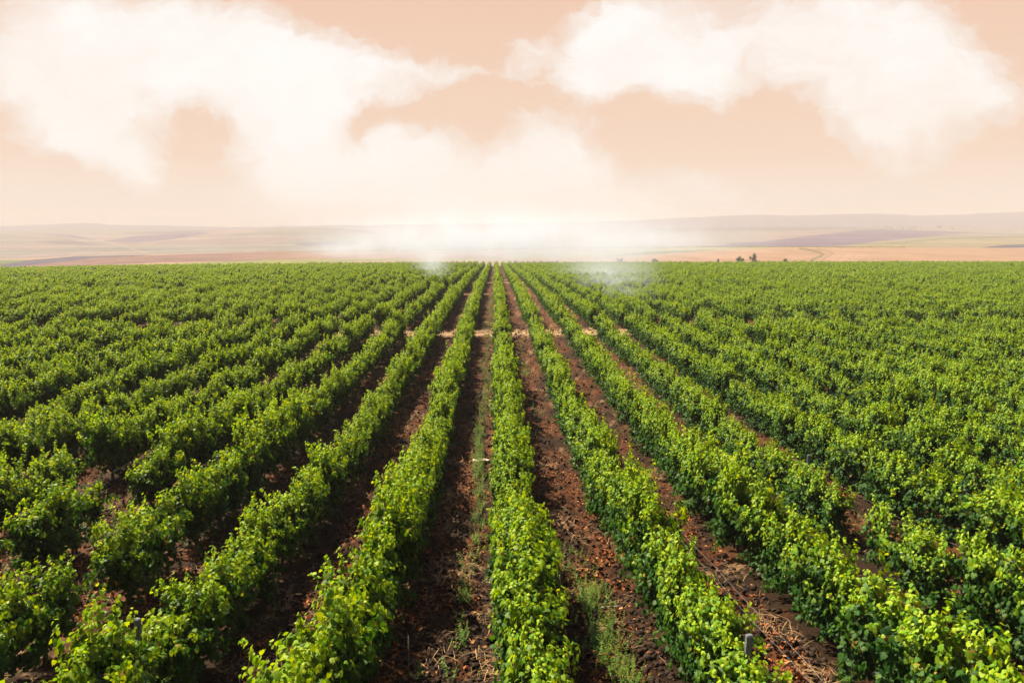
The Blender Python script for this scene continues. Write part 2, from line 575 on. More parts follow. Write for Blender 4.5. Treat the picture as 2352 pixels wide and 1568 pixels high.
def soil_color(X, Y):
    soil = np.array((0.019, 0.0088, 0.0036))
    red = np.array((0.080, 0.027, 0.009))
    straw = np.array((0.20, 0.12, 0.06))
    ph = (X - ROW0) / SPACING
    off = np.abs(ph - np.round(ph)) * SPACING
    side = ph - np.round(ph)
    rowid = np.round(ph)
    a = smooth(0.42, 0.62, fbm(X * 1.1 + 40, Y * 0.6, 4, 31, 0.6) + 0.12 * np.exp(-((off - 1.0) / 0.4) ** 2))
    b = smooth(0.56, 0.72, fbm(X * 1.6, Y * 0.9 + 70, 4, 37, 0.62))
    fine = fbm(X * 9, Y * 6, 3, 41)
    a = a * (0.35 + 0.9 * smooth(0.4, 0.62, fine))
    b = b * smooth(0.45, 0.6, fbm(X * 12, Y * 7, 2, 43)) * 0.8
    c = soil + (red - soil) * np.clip(a, 0, 1)[..., None]
    c = c + (straw - c) * np.clip(b, 0, 1)[..., None]
    # grassy crossings
    for y0, w in CROSSINGS:
        yy = y0 + 0.5 * (fbm(X * 0.6, X * 0 + y0, 2, 3) - 0.5)
        k = np.exp(-np.abs((Y - yy) / w) ** 4)
        c = c + (np.array((0.42, 0.285, 0.155)) - c) * (k * (0.75 + 0.25 * fine))[..., None]
    # end of the vineyard: stubble
    k = smooth(VINE_END + 4, VINE_END + 10, Y)
    c = c + (np.array((0.21, 0.135, 0.085)) - c) * k[..., None]
    return c


GC = soil_color(GX, GY)
M_SOIL = tint_material('vineyard_soil', rough=0.95, spec=0.1, nscale=17.0, namp=0.8, bump=(1.0, 0.10), bscale=11.0)
g = put('ground', mesh_np('ground', np.stack([GX, GY, GZ], -1).reshape(-1, 3), grid_faces(len(Ds), len(us)), [M_SOIL], GC.reshape(-1, 3), flat=False))
tag(g, 'dark ploughed soil with reddish dry mulch between the vine rows', kind='structure')

# --- far fields and hills
Df = np.concatenate([np.linspace(420, 450, 16), np.linspace(455, 820, 150), np.linspace(825, 960, 40), np.linspace(970, 2450, 240), np.linspace(2470, 3000, 60), np.linspace(3020, 4000, 60)])
uf = np.linspace(-0.92, 0.92, 1400)
DD, UU = np.meshgrid(Df, uf, indexing='ij')
FX, FY = DD * (_f[0] + UU * _r[0]), DD * (_f[1] + UU * _r[1])
FZ = far_z(UU, DD)
k0 = (DD == 420)
FZ = np.where(k0, ground_z(FX, FY) + ground_detail(FX, FY), FZ)
PX, PY = project(np.stack([FX, FY, FZ], -1).reshape(-1, 3))
PX, PY = PX.reshape(FX.shape), PY.reshape(FX.shape)


def in_poly(px, py, pts):
    r = np.zeros(px.shape, bool)
    n = len(pts)
    for i in range(n):
        x0, y0 = pts[i]
        x1, y1 = pts[(i + 1) % n]
        if y0 == y1:
            continue
        c = ((y0 > py) != (y1 > py)) & (px < (x1 - x0) * (py - y0) / (y1 - y0) + x0)
        r ^= c
    return r


def q(x0, pts):
    return [(x0 + a * 0.25, 459.4 + b * 0.25) for a, b in pts]


jx = PX + 3 * (fbm(FX / 25, FY / 60, 2, 51) - 0.5)
jy = PY + 0.8 * (fbm(FX / 20, FY / 40, 2, 52) - 0.5)
FC = np.zeros((*FX.shape, 3))
FC[:] = (0.44, 0.34, 0.24)
n1 = fbm(FX / 70, FY / 110, 4, 61)[..., None]
hillgreen = smooth(0.45, 0.6, fbm(FX / 260, FY / 300, 3, 63))[..., None]
FC = FC + (np.array((0.35, 0.32, 0.22)) - FC) * hillgreen * (DD > 900)[..., None]
stub = np.array((0.50, 0.32, 0.20))
FC = np.where((DD < 800)[..., None], stub, FC)
PURPLE, BLUE, GREEN, CROP = (0.25, 0.18, 0.21), (0.13, 0.115, 0.16), (0.17, 0.23, 0.09), (0.33, 0.33, 0.12)
FIELDS = [
    (q(0, [(0, 632), (350, 590), (900, 530), (1600, 500), (2400, 478), (2400, 552), (1500, 575), (500, 615)]), (0.27, 0.16, 0.13), (420, 960)),
    (q(588, [(0, 478), (750, 470), (2352, 462), (2352, 535), (0, 545)]), (0.46, 0.29, 0.21), (420, 960)),
    (q(0, [(0, 590), (250, 553), (700, 518), (1200, 506), (1450, 508), (900, 532), (350, 590), (0, 632)]), BLUE, (420, 1300)),
    (q(0, [(-50, 553), (260, 550), (100, 580), (-50, 597)]), GREEN, (420, 1300)),
    (q(0, [(400, 634), (1000, 605), (2400, 548), (2400, 580), (1000, 632)]), CROP, (420, 960)),
    (q(588, [(0, 545), (1500, 530), (2360, 530), (2360, 550), (1500, 556), (0, 580)]), CROP, (420, 960)),
    (q(1176, [(-20, 465), (1000, 440), (2352, 428), (2352, 450), (1300, 470), (800, 515), (-20, 548)]), (0.40, 0.36, 0.18), (420, 960)),
    (q(1176, [(700, 528), (1250, 475), (1950, 453), (1500, 484), (1000, 515)]), GREEN, (420, 960)),
    (q(0, [(960, 378), (1250, 330), (1700, 288), (1950, 300), (1500, 372), (1200, 392)]), PURPLE, (960, 2650)),
    (q(0, [(230, 298), (650, 313), (900, 372), (650, 345)]), PURPLE, (960, 2650)),
    (q(0, [(300, 380), (620, 365), (880, 410), (560, 405)]), (0.27, 0.2, 0.19), (960, 2650)),
    (q(588, [(420, 258), (800, 262), (1000, 284), (1200, 312), (1400, 318), (1900, 330), (1700, 352), (1450, 342), (1150, 324), (850, 288)]), PURPLE, (960, 2650)),
    (q(588, [(330, 402), (750, 378), (1000, 383), (800, 420), (400, 418)]), (0.2, 0.15, 0.16), (960, 2650)),
    (q(1764, [(-900, 452), (-650, 430), (0, 375), (900, 270), (1100, 268), (1950, 300), (1600, 322), (1000, 380), (700, 418), (0, 440)]), PURPLE, (900, 2650)),
    (q(1764, [(700, 424), (1000, 384), (1600, 340), (2400, 322), (2400, 408), (1900, 440), (700, 440)]), (0.42, 0.34, 0.15), (900, 2650)),
    (q(1764, [(1100, 395), (1600, 352), (2352, 330), (2352, 338), (1600, 362), (1100, 405)]), (0.2, 0.24, 0.14), (900, 2650)),
    (q(1764, [(1900, 444), (2150, 415), (2400, 404), (2400, 436)]), (0.10, 0.10, 0.12), (900, 1600)),
]
for pts, col, (d0, d1) in FIELDS:
    k = in_poly(jx, jy, pts) & (DD >= d0) & (DD < d1)
    FC[k] = col
kb = smooth(480, 900, PX + 60 * (fbm(FX / 30, FY / 80, 2, 54) - 0.5))[..., None]
kf = (in_poly(jx, jy, FIELDS[0][0]) | in_poly(jx, jy, FIELDS[1][0]))[..., None] & (DD < 960)[..., None]
streak = smooth(0.45, 0.62, fbm(FX / 45, FY / 9, 3, 55))[..., None]
brown = np.array((0.25, 0.145, 0.125)) + (np.array((0.44, 0.27, 0.20)) - np.array((0.25, 0.145, 0.125))) * streak * 0.7
FC = np.where(kf, brown + (np.array((0.46, 0.30, 0.22)) - brown) * kb, FC)
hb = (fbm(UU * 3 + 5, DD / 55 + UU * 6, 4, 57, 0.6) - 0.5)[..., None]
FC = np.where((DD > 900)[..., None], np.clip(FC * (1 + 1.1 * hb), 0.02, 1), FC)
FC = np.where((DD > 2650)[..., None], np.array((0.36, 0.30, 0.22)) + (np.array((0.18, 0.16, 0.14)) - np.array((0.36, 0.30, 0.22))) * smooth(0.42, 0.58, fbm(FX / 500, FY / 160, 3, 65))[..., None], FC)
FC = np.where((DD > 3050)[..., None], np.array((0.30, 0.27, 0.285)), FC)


def stroke(pts, w, col, amt, d=(420, 960)):
    global FC
    best = np.full(PX.shape, 1e9)
    for (x0, y0), (x1, y1) in zip(pts[:-1], pts[1:]):
        L = (x1 - x0) ** 2 + (y1 - y0) ** 2
        t = np.clip(((PX - x0) * (x1 - x0) + (PY - y0) * (y1 - y0)) / L, 0, 1)
        best = np.minimum(best, np.hypot(PX - x0 - t * (x1 - x0), (PY - y0 - t * (y1 - y0)) * 1.8))
    k = (1 - smooth(w * 0.5, w, best)) * amt * ((DD >= d[0]) & (DD < d[1]))
    FC = FC + (np.array(col) - FC) * k[..., None]


# the farm track winding up through the stubble, with its pale verges, and the drill lines beside it
stroke(q(1764, [(300, 448), (400, 462), (470, 480), (505, 500), (480, 520), (420, 540), (380, 575)]), 6, (0.22, 0.18, 0.09), 0.8)
stroke(q(1764, [(450, 450), (560, 470), (600, 488), (570, 510), (520, 535), (480, 575)]), 4, (0.26, 0.22, 0.11), 0.55)
stroke(q(1764, [(505, 500), (480, 520), (300, 552), (120, 556)]), 3, (0.30, 0.24, 0.12), 0.4)
for xx in (640, 690, 765, 800, 870, 915):
    stroke(q(1764, [(xx, 478), (xx - 110, 560)]), 1.5, (0.62, 0.46, 0.33), 0.6)
stroke(q(0, [(900, 362), (1150, 430), (1380, 500)]), 2.0, (0.6, 0.5, 0.4), 0.8, (960, 2650))
stroke(q(588, [(0, 415), (350, 350), (700, 318), (1000, 330)]), 2.0, (0.6, 0.45, 0.34), 0.6, (960, 2650))
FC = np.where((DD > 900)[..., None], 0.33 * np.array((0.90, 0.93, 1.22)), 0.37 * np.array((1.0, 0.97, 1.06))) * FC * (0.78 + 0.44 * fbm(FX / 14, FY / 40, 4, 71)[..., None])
M_FIELD = tint_material('field_soil', rough=1.0, spec=0.05, nscale=0.6, namp=0.15)
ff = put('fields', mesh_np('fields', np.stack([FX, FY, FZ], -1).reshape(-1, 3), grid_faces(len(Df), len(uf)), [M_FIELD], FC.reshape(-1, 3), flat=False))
tag(ff, 'pale stubble fields, ploughed strips and hazy hills beyond the vineyard', kind='structure')
del DD, UU, FX, FY, PX, PY, jx, jy, n1, hillgreen, GX, GY, GZ, GC

# ------------------------------------------------------------------ grapevines


def leaf_template(hi):
    if hi:
        # five-lobed outline, stalk at the origin, tip along +y
        o = [(-.10, -.16), (-.42, -.12), (-.52, .22), (-.36, .34), (-.34, .66), (-.12, .62), (0, 1.0), (.12, .62), (.34, .66), (.36, .34), (.52, .22), (.42, -.12), (.10, -.16)]
        P = np.array([(0, 0.0)] + o) * (1.0, 0.9)
        z = -0.28 * np.abs(P[:, 0]) + 0.10 * (P[:, 1]) - 0.38 * P[:, 1] ** 2
        V = np.column_stack([P, z])
        n = len(o)
        F = np.array([(0, i + 1, i) for i in range(1, n)] + [(0, 1, n)])
        F = F[:, [0, 2, 1]]
    else:
        V = np.array([(0, -.1, 0), (-.5, .25, -.1), (0, .95, -.3), (.5, .25, -.1), (0, .35, .02)])
        F = np.array([(4, 0, 1), (4, 1, 2), (4, 2, 3), (4, 3, 0)])
    return V, F


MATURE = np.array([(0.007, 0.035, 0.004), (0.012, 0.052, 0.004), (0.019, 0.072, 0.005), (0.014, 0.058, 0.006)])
YOUNG_LIT = np.array([(0.180, 0.290, 0.005), (0.240, 0.320, 0.006), (0.098, 0.210, 0.005)])
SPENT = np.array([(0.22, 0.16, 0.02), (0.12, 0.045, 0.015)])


def vine_foliage(name, seed, shoots, size, node, hi, length=VINE_STEP):
    """shoots grown from the heads of the vine: some held upright by the wires, most arching over and hanging down the sides"""
    r = np.random.default_rng(seed)
    pos, nrm, tip, col, siz = [], [], [], [], []
    nh = 4
    hy = (np.arange(nh) + r.uniform(0.1, 0.9, nh)) / nh - 0.5
    hh = r.uniform(0.62, 1.25, nh)
    hs = r.choice((-1, 1), nh)
    hx = r.normal(0, 0.13, nh)
    for s in range(shoots):
        h = r.integers(nh)
        y = (hy[h] + r.normal(0, 0.06)) * length * 1.06
        lump = hh[h]
        p = np.array((hx[h] + r.normal(0, 0.05), y, 0.66 + r.uniform(-0.12, 0.2)))
        kind = r.random()
        sd_ = hs[h] * (1 if r.random() < 0.68 else -1)
        if kind < 0.40:      # upright
            d = np.array((r.normal(0, 0.15), r.normal(0, 0.2), 1.0)); L = r.uniform(0.6, 1.15) * lump + (0.25 if r.random() < 0.12 else 0.0); droop = r.uniform(0.0, 0.4)
        elif kind < 0.68:    # arching
            d = np.array((sd_ * r.uniform(0.3, 1.0), r.normal(0, 0.35), 0.85)); L = r.uniform(0.7, 1.25) * lump; droop = r.uniform(1.4, 3.0)
        else:                # low skirt
            p[2] = 0.46 + r.uniform(-0.14, 0.24)
            d = np.array((sd_ * r.uniform(0.5, 1.0), r.normal(0, 0.5), r.uniform(-0.35, 0.3))); L = r.uniform(0.3, 0.68); droop = r.uniform(0.5, 1.8)
        d /= np.linalg.norm(d)
        n = max(4, int(L / node))
        for i in range(n):
            t = i / n
            st = node * (1.12 - 0.5 * t)
            p = p + d * st
            d = d + np.array((0, 0, -droop * st * (0.3 + 1.2 * t))) + r.normal(0, 0.05, 3)
            if abs(p[0]) > 0.44 and p[0] * d[0] > 0: d[0] *= 0.6
            d /= np.linalg.norm(d)
            if p[2] < 0.10: break
            for _ in range(1 if r.random() < 0.55 else 2):
                a = r.normal(0, 1, 3)
                a = a - d * (a @ d)
                a /= np.linalg.norm(a) + 1e-6
                lp = p + a * r.uniform(0.02, 0.10) * (1.15 - 0.7 * t) + np.array((0, 0, 0.02))
                out = np.array((np.sign(lp[0] + r.normal(0, .08)) * (0.35 + abs(lp[0])), 0, 0.45 + 0.25 * (p[2] > 1.1)))
                nn = out / np.linalg.norm(out) + r.normal(0, 0.5, 3) + 0.35 * a
                pos.append(lp); nrm.append(nn); tip.append(a * 0.8 + np.array((0, 0, -0.55)) + r.normal(0, .25, 3))
                young_lit = 0.95 * smooth(0.45, 0.92, t) * (0.06 + 0.98 * smooth(0.8, 1.3, p[2])) + r.normal(0, 0.10) + 0.34 * smooth(1.0, 1.5, p[2])  # young at shoot tips; height terms also paint sunlit hedge tops into the colour
                young_lit = float(np.clip(young_lit, 0, 1))
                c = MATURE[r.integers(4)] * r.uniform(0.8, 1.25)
                c = c + (YOUNG_LIT[r.integers(3)] - c) * young_lit
                if r.random() < 0.005: c = SPENT[r.integers(2)]
                col.append(c)
                siz.append(size * r.uniform(0.75, 1.3) * (1 - 0.45 * smooth(0.55, 1.0, t)))
    pos, nrm, tip, col, siz = map(np.array, (pos, nrm, tip, col, siz))
    nrm /= np.linalg.norm(nrm, axis=1)[:, None]
    X = np.cross(tip, nrm)
    X /= np.linalg.norm(X, axis=1)[:, None] + 1e-9
    Yv = np.cross(nrm, X)
    V, F = leaf_template(hi)
    N, k = len(pos), len(V)
    curl = r.uniform(0.3, 1.6, N)
    W = pos[:, None] + siz[:, None, None] * (V[None, :, 0:1] * X[:, None] + V[None, :, 1:2] * Yv[:, None] + (V[None, :, 2:3] * curl[:, None, None]) * nrm[:, None])
    FF = (F[None] + (np.arange(N) * k)[:, None, None]).reshape(-1, 3)
    return mesh_np(name, W.reshape(-1, 3), FF, [M_LEAF], np.repeat(col, k, 0), flat=True), N


def trunk_mesh(name, seed):
    r = np.random.default_rng(seed)
    parts = []
    for b in range(2):
        x, y = r.normal(0, 0.03), (-0.06 if b else 0.07) + r.normal(0, 0.02)
        path = [(x, y, -0.15)]
        for i in range(1, 6):
            x += r.normal(0, 0.018); y += r.normal(0, 0.02)
            path.append((x, y, 0.13 * i))
        e = (-1 if b else 1)
        path += [(x, y + e * 0.07, 0.73), (x * 0.5, y + e * 0.25, 0.76), (0, y + e * 0.5, 0.77)]
        rad = [0.04, 0.034, 0.03, 0.028, 0.027, 0.027, 0.024, 0.018, 0.01]
        parts.append(tube(path, rad, 6))
    V, F = join(parts)
    return mesh_np(name, V, F, [M_BARK], flat=False)


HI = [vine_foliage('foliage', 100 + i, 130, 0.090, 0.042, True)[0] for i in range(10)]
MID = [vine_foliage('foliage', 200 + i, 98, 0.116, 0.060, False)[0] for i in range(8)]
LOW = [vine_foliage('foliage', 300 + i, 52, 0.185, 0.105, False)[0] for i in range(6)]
TRUNKS = [trunk_mesh('trunk', 400 + i) for i in range(4)]

GAPS = {(-3, 17.3), (-3, 14.3), (-4, 20.2), (-4, 15.2), (3, 17.5), (4, 13.6), (4, 18.6), (2, 33.0), (-5, 24.0)}
vines = []                                   # row, X, Y, Z, turn, (sx, sy, sz), seed
for i in range(-110, 112):
    x0 = ROW0 + SPACING * i
    ymin = max(4.2, (abs(x0) - 5) / 0.72)
    if ymin > VINE_END: continue
    off = rng.uniform(0, VINE_STEP)
    end = VINE_END + rng.normal(0, 1.0)
    y = 4.2 + off
    kk = 0
    while y < end:
        if y >= ymin:
            yy = y + rng.normal(0, 0.07)
            if any(abs(yy - cy) < 2.0 for cy, _ in CROSSINGS): y += VINE_STEP; continue
            gap = any(i == a and abs(yy - b) < 0.75 for a, b in GAPS) or rng.random() < 0.006
            if not gap:
                big = 1.0 + 0.20 * (float(vnoise(np.array(i * 7.3), np.array(y / 3.1), 3)) - 0.5) * 2
                vines.append((i, x0 + rng.normal(0, 0.04), yy, rng.choice((0.0, math.pi)) + rng.normal(0, 0.06), rng.uniform(0.82, 0.98) * big, rng.uniform(0.98, 1.12), rng.uniform(0.95, 1.22) * big, int(rng.integers(1 << 20))))
        y += VINE_STEP
vines = np.array(vines)
VZ = ground_z(vines[:, 1], vines[:, 2])
P = np.column_stack([vines[:, 1], vines[:, 2], VZ + 0.8])
px, py = project(P)
depth = (P - np.array((0, 0, CAMZ))) @ _F
inview = (px > -0.14 * FOC / depth * 6) & (px < 2352 + 0.14 * FOC / depth * 6) & (py < 1568 + 0.9 * FOC / depth)
order = np.argsort(np.where(inview, depth, 1e9))
chosen = order[:300]
is_near = np.zeros(len(vines), bool)
is_near[chosen] = True

ORD = ['nearest', 'second', 'third', 'fourth', 'fifth', 'sixth', 'seventh', 'eighth', 'ninth', 'tenth', 'eleventh', 'twelfth', 'thirteenth', 'fourteenth', 'fifteenth', 'sixteenth', 'seventeenth', 'eighteenth', 'nineteenth', 'twentieth', 'twenty-first', 'twenty-second', 'twenty-third', 'twenty-fourth', 'twenty-fifth', 'twenty-sixth', 'twenty-seventh', 'twenty-eighth', 'twenty-ninth', 'thirtieth', 'thirty-first', 'thirty-second', 'thirty-third', 'thirty-fourth', 'thirty-fifth', 'thirty-sixth', 'thirty-seventh', 'thirty-eighth', 'thirty-ninth', 'fortieth']


def row_words(i):
    i = int(i)
    if i == 0: return 'the middle vine row'
    n = {1: 'first', 2: 'second', 3: 'third'}.get(abs(i)) or ORD[abs(i) - 1]
    return f"the {n} row {'left' if i < 0 else 'right'} of the middle one"


protos = []
for k, me in enumerate(HI):
    e = bpy.data.objects.new('grapevine', None)
    fo = bpy.data.objects.new('foliage', me); fo.parent = e
    tr = bpy.data.objects.new('trunk', TRUNKS[k % 4]); tr.parent = e
    protos.append((e, fo, tr))
count = {}
for idx in sorted(chosen, key=lambda j: (vines[j, 0], vines[j, 2])):
    i, x, y, turn, sx, sy, sz, sdd = vines[idx]
    count[i] = count.get(i, 0) + 1
    e0, f0, t0 = protos[int(sdd) % len(protos)]
    e = e0.copy(); COL.objects.link(e)
    e.location = (x, y, VZ[idx])
    e.rotation_euler = (0, 0, turn)
    e.scale = (sx, sy, sz)
    for c0 in (f0, t0):
        c = c0.copy(); COL.objects.link(c); c.parent = e
    tag(e, f"leafy grapevine, {ORD[count[i] - 1]} from the near end of {row_words(i)}", 'grapevine', 'grapevines in the trellised rows')
for e, fo, tr in protos:
    for o in (fo, tr, e): bpy.data.objects.remove(o)

# all the vines farther off: one mass
pc = bpy.data.collections.new('far_vine_kinds')
for me in MID + LOW:
    pc.objects.link(bpy.data.objects.new('kind_%02d' % len(pc.objects), me))
far = vines[~is_near]
fz = VZ[~is_near]
pm = bpy.data.meshes.new('vineyard')
pm.vertices.add(len(far))
pm.vertices.foreach_set('co', np.column_stack([far[:, 1], far[:, 2], fz]).astype(np.float32).ravel())
a = pm.attributes.new('turn', 'FLOAT_VECTOR', 'POINT')
a.data.foreach_set('vector', np.column_stack([0 * far[:, 3], 0 * far[:, 3], far[:, 3]]).astype(np.float32).ravel())
a = pm.attributes.new('size', 'FLOAT_VECTOR', 'POINT')
a.data.foreach_set('vector', far[:, 4:7].astype(np.float32).ravel())
a = pm.attributes.new('pick', 'INT', 'POINT')
a.data.foreach_set('value', np.where(far[:, 2] < 115, far[:, 7] % len(MID), len(MID) + far[:, 7] % len(LOW)).astype(np.int32))
fv = put('vineyard', pm)
tag(fv, 'far rows of grapevines merging into one green field out to the stubble', 'vineyard', kind='stuff')
ng = bpy.data.node_groups.new('far_vines', 'GeometryNodeTree')
ng.interface.new_socket('Geometry', in_out='INPUT', socket_type='NodeSocketGeometry')
ng.interface.new_socket('Geometry', in_out='OUTPUT', socket_type='NodeSocketGeometry')
gi, go = ng.nodes.new('NodeGroupInput'), ng.nodes.new('NodeGroupOutput')
iop = ng.nodes.new('GeometryNodeInstanceOnPoints')
ci = ng.nodes.new('GeometryNodeCollectionInfo')
ci.inputs['Collection'].default_value = pc
ci.inputs['Separate Children'].default_value = True
ci.inputs['Reset Children'].default_value = True
ng.links.new(gi.outputs[0], iop.inputs['Points'])
ng.links.new(ci.outputs[0], iop.inputs['Instance'])
iop.inputs['Pick Instance'].default_value = True
for nm, ty, sock in (('pick', 'INT', 'Instance Index'), ('turn', 'FLOAT_VECTOR', 'Rotation'), ('size', 'FLOAT_VECTOR', 'Scale')):
    na = ng.nodes.new('GeometryNodeInputNamedAttribute')
    na.data_type = ty
    na.inputs['Name'].default_value = nm
    o = next(s for s in na.outputs if s.enabled and s.name == 'Attribute')
    ng.links.new(o, iop.inputs[sock])
ng.links.new(iop.outputs[0], go.inputs[0])
md = fv.modifiers.new('far_vines', 'NODES')
md.node_group = ng

# ------------------------------------------------------------------ where a picture point meets the ground


def ground_at(px, py, lift=0.0):
    d = pix_dir(px, py)
    t = 4.0
    for _ in range(6000):
        X, Y, Z = d[0] * t, d[1] * t, CAMZ + d[2] * t
        if Z < float(ground_z(X, Y)) + lift:
            break
        t += 0.02 + t * 0.002
    return X, Y


# ------------------------------------------------------------------ posts, wires, stakes, litter
def post_mesh(h, w=0.085):
    V, F = box(0, 0, h / 2 - 0.2, w, w * 0.8, h + 0.4)
    me = bpy.data.meshes.new('trellis_post')
    me.from_pydata([tuple(v) for v in V], [], [tuple(f) for f in F])
    import bmesh
    b = bmesh.new(); b.from_mesh(me)
    bmesh.ops.bevel(b, geom=b.edges[:], offset=0.012, segments=2, affect='EDGES')
    b.to_mesh(me); b.free()
    me.materials.append(M_POST)
    return me


POST = post_mesh(1.86)


def post(i, Y, label, h=1.0, dx=0.0, tilt=0.0):
    h *= 0.97
    X = ROW0 + SPACING * i + dx
    o = put('trellis_post', POST)
    o.location = (X, Y, float(ground_z(X, Y)))
    o.scale = (1, 1, h)
    o.rotation_euler = (tilt * 0.4, tilt, 0.2 * i)
    return tag(o, label, 'post', 'grey trellis posts among the vines')


for i, Y, h, dx, tilt, lab in (
    (1, 9.4, 0.88, 0.05, 0.03, 'grey post top rising from leaves, nearest of the first row right of middle'),
    (1, 13.5, 0.95, 0.06, 0.0, 'grey trellis post half buried in leaves, second of the first row right of the middle'),
    (-1, 14.9, 1.0, -0.05, 0.0, 'grey trellis post sunk in leaves in the first row left of the middle'),
    (-2, 10.2, 0.88, -0.1, 0.0, 'leaf-covered grey trellis post near the bottom edge, second row left of the middle'),
    (-3, 20.6, 1.06, -0.05, 0.02, 'grey trellis post beside a gap in the third row left of the middle'),
    (-4, 17.4, 1.06, 0.0, -0.03, 'slim bluish-grey trellis post at the leaf gap, fourth row left of the middle'),
    (3, 20.6, 1.02, 0.1, 0.0, 'grey trellis post among tall shoots in the third row right of the middle'),
    (5, 20.0, 1.0, 0.1, 0.0, 'grey trellis post in the fifth row right of the middle one'),
    (3, 12.6, 0.9, 0.35, 0.06, 'low grey post under the leaves in the third row right of the middle'),
):
    post(i, Y, lab, h, dx, tilt)
for i in list(range(-10, 0)) + [1, 2, 4] + list(range(8, 14)):
    Y = 60.6 + rng.normal(0, 0.25)
    o = post(i, Y, f"grey post by the near crossing, {row_words(i)}", 1.06 + rng.uniform(-0.05, 0.06), rng.normal(0, 0.08) + (0.12 if i > 0 else 0.1), rng.normal(0, 0.015))
for i in (0, 2, 3, 4, 5, 6, 7):
    o = post(i, 110.2 + rng.normal(0, 0.2), f"distant grey post by the farther crossing, {row_words(i)}", 1.04, -0.32, rng.normal(0, 0.015))


def wire(i, y0, y1, z, label, dx=0.0):
    ys = np.linspace(y0, y1, 14)
    path = []
    for k, y in enumerate(ys):
        x = ROW0 + SPACING * i + dx
        path.append((x, y, float(ground_z(x, y)) + z - 0.03 * math.sin(math.pi * ((k % 5) / 4))))
    V, F = tube(path, [0.0012] * len(path), 4, cap=False)
    return tag(put('trellis_wire', mesh_np('trellis_wire', V, F, [M_WIRE])), label, 'wire', 'trellis wires along the rows')


wire(1, 5.0, 13.5, 1.92, 'thin upper wire running past the nearest grey post, first row right of the middle', 0.17)
wire(1, 5.0, 13.5, 1.72, 'thin lower wire running past the nearest grey post, first row right of the middle', 0.20)
wire(-3, 12.0, 20.6, 1.55, 'thin wire crossing the leaf gap in the third row left of the middle', 0.0)
wire(-4, 14.0, 24.0, 1.60, 'thin wire crossing the leaf gap in the fourth row left of the middle', 0.0)
wire(3, 9.0, 20.6, 1.5, 'thin wire over the leaves of the third row right of the middle', 0.1)


def bar(name, px, py, length, rad, lean, az, mat_, label, cat, group=None):
    X, Y = ground_at(px, py)
    z = float(ground_z(X, Y) + ground_detail(np.array(X), np.array(Y)))
    c = np.array((math.cos(az) * math.sin(lean), math.sin(az) * math.sin(lean), math.cos(lean)))
    V, F = tube([-0.08 * c, 0.5 * length * c + np.array((0.006, 0, 0)), length * c], [rad, rad * 0.95, rad * 0.8], 6)
    o = put(name, mesh_np(name, V, F, [mat_]))
    o.location = (X, Y, z + (0.0 if lean < 1.2 else rad))
    return tag(o, label, cat, group)


M_PALE = plain_material('bleached_wood', (0.45, 0.40, 0.34), noise=(20.0, (0.3, 0.25, 0.2)))
bar('stake', 937, 1566, 0.75, 0.012, 0.03, 0, M_WOOD, 'slender grey cane upright in bare soil, first lane left of the middle row', 'stake')
bar('stake', 1287, 1356, 0.30, 0.011, 0.12, 2.0, M_PALE, 'short white stake upright in bare soil beside the middle row', 'stake')
bar('stake', 2021, 1128, 0.55, 0.014, 0.05, 0, M_POST, 'grey stake in a row gap, set apart from the leaning one', 'stake', 'grey stakes in a row gap')
bar('stake', 2040, 1148, 0.60, 0.014, 0.22, 0.4, M_POST, 'leaning grey stake in a row gap', 'stake', 'grey stakes in a row gap')
bar('stake', 2063, 1152, 0.50, 0.014, 0.02, 0, M_POST, 'shortest upright grey stake in a row gap, beside the vine leaves', 'stake', 'grey stakes in a row gap')
bar('stick', 1389, 1402, 0.32, 0.014, 1.56, 0.1, M_PALE, 'pale bleached stick lying on dark soil between two rows', 'stick')

X, Y = ground_at(1104, 1060)
r = np.random.default_rng(5)
gx, gy = np.meshgrid(np.linspace(-.26, .26, 15), np.linspace(-.16, .16, 10))
wob = fbm(gx * 9 + 3, gy * 11, 3, 9)
gz = 0.16 * (wob - 0.3) * (1 - np.abs(gx) * 1.2) + 0.02
edge = 1 + 0.5 * (fbm(gx * 6, gy * 6 + 5, 2, 4) - 0.5)
Vs = np.stack([gx * edge, gy * edge * (1 - 0.8 * np.abs(gx)) + 0.1 * gx, gz], -1).reshape(-1, 3)
o = put('paper_scrap', mesh_np('paper_scrap', Vs, grid_faces(10, 15), [plain_material('faded_paper', (0.42, 0.36, 0.29), noise=(9.0, (0.3, 0.24, 0.18)))], flat=False))
sm = o.modifiers.new('thickness', 'SOLIDIFY'); sm.thickness = 0.004
o.location = (X, Y, float(ground_z(X, Y) + ground_detail(np.array(X), np.array(Y))) + 0.01)
tag(o, 'crumpled pale scrap lying on the soil beside the middle row', 'litter')

# ------------------------------------------------------------------ litter of the lanes: dry leaves, straw, clods, weeds
def scatter(n, y0, y1, power, lane=(0.35, 1.3), seed=0, dens=None):
    """points on the ground between the rows, thinning with distance"""
    r = np.random.default_rng(seed)
    t = r.random(n)
    Y = (y0 ** -power + t * (y1 ** -power - y0 ** -power)) ** (-1 / power)
    half = 0.66 * Y + 1.5
    X = r.uniform(-1, 1, n) * np.minimum(half, 22)
    ph = (X - ROW0) / SPACING
    off = np.abs(ph - np.round(ph)) * SPACING
    k = (off > lane[0]) & (off < lane[1])
    if dens is not None:
        k &= r.random(n) < dens(X, Y)
    return X[k], Y[k], r


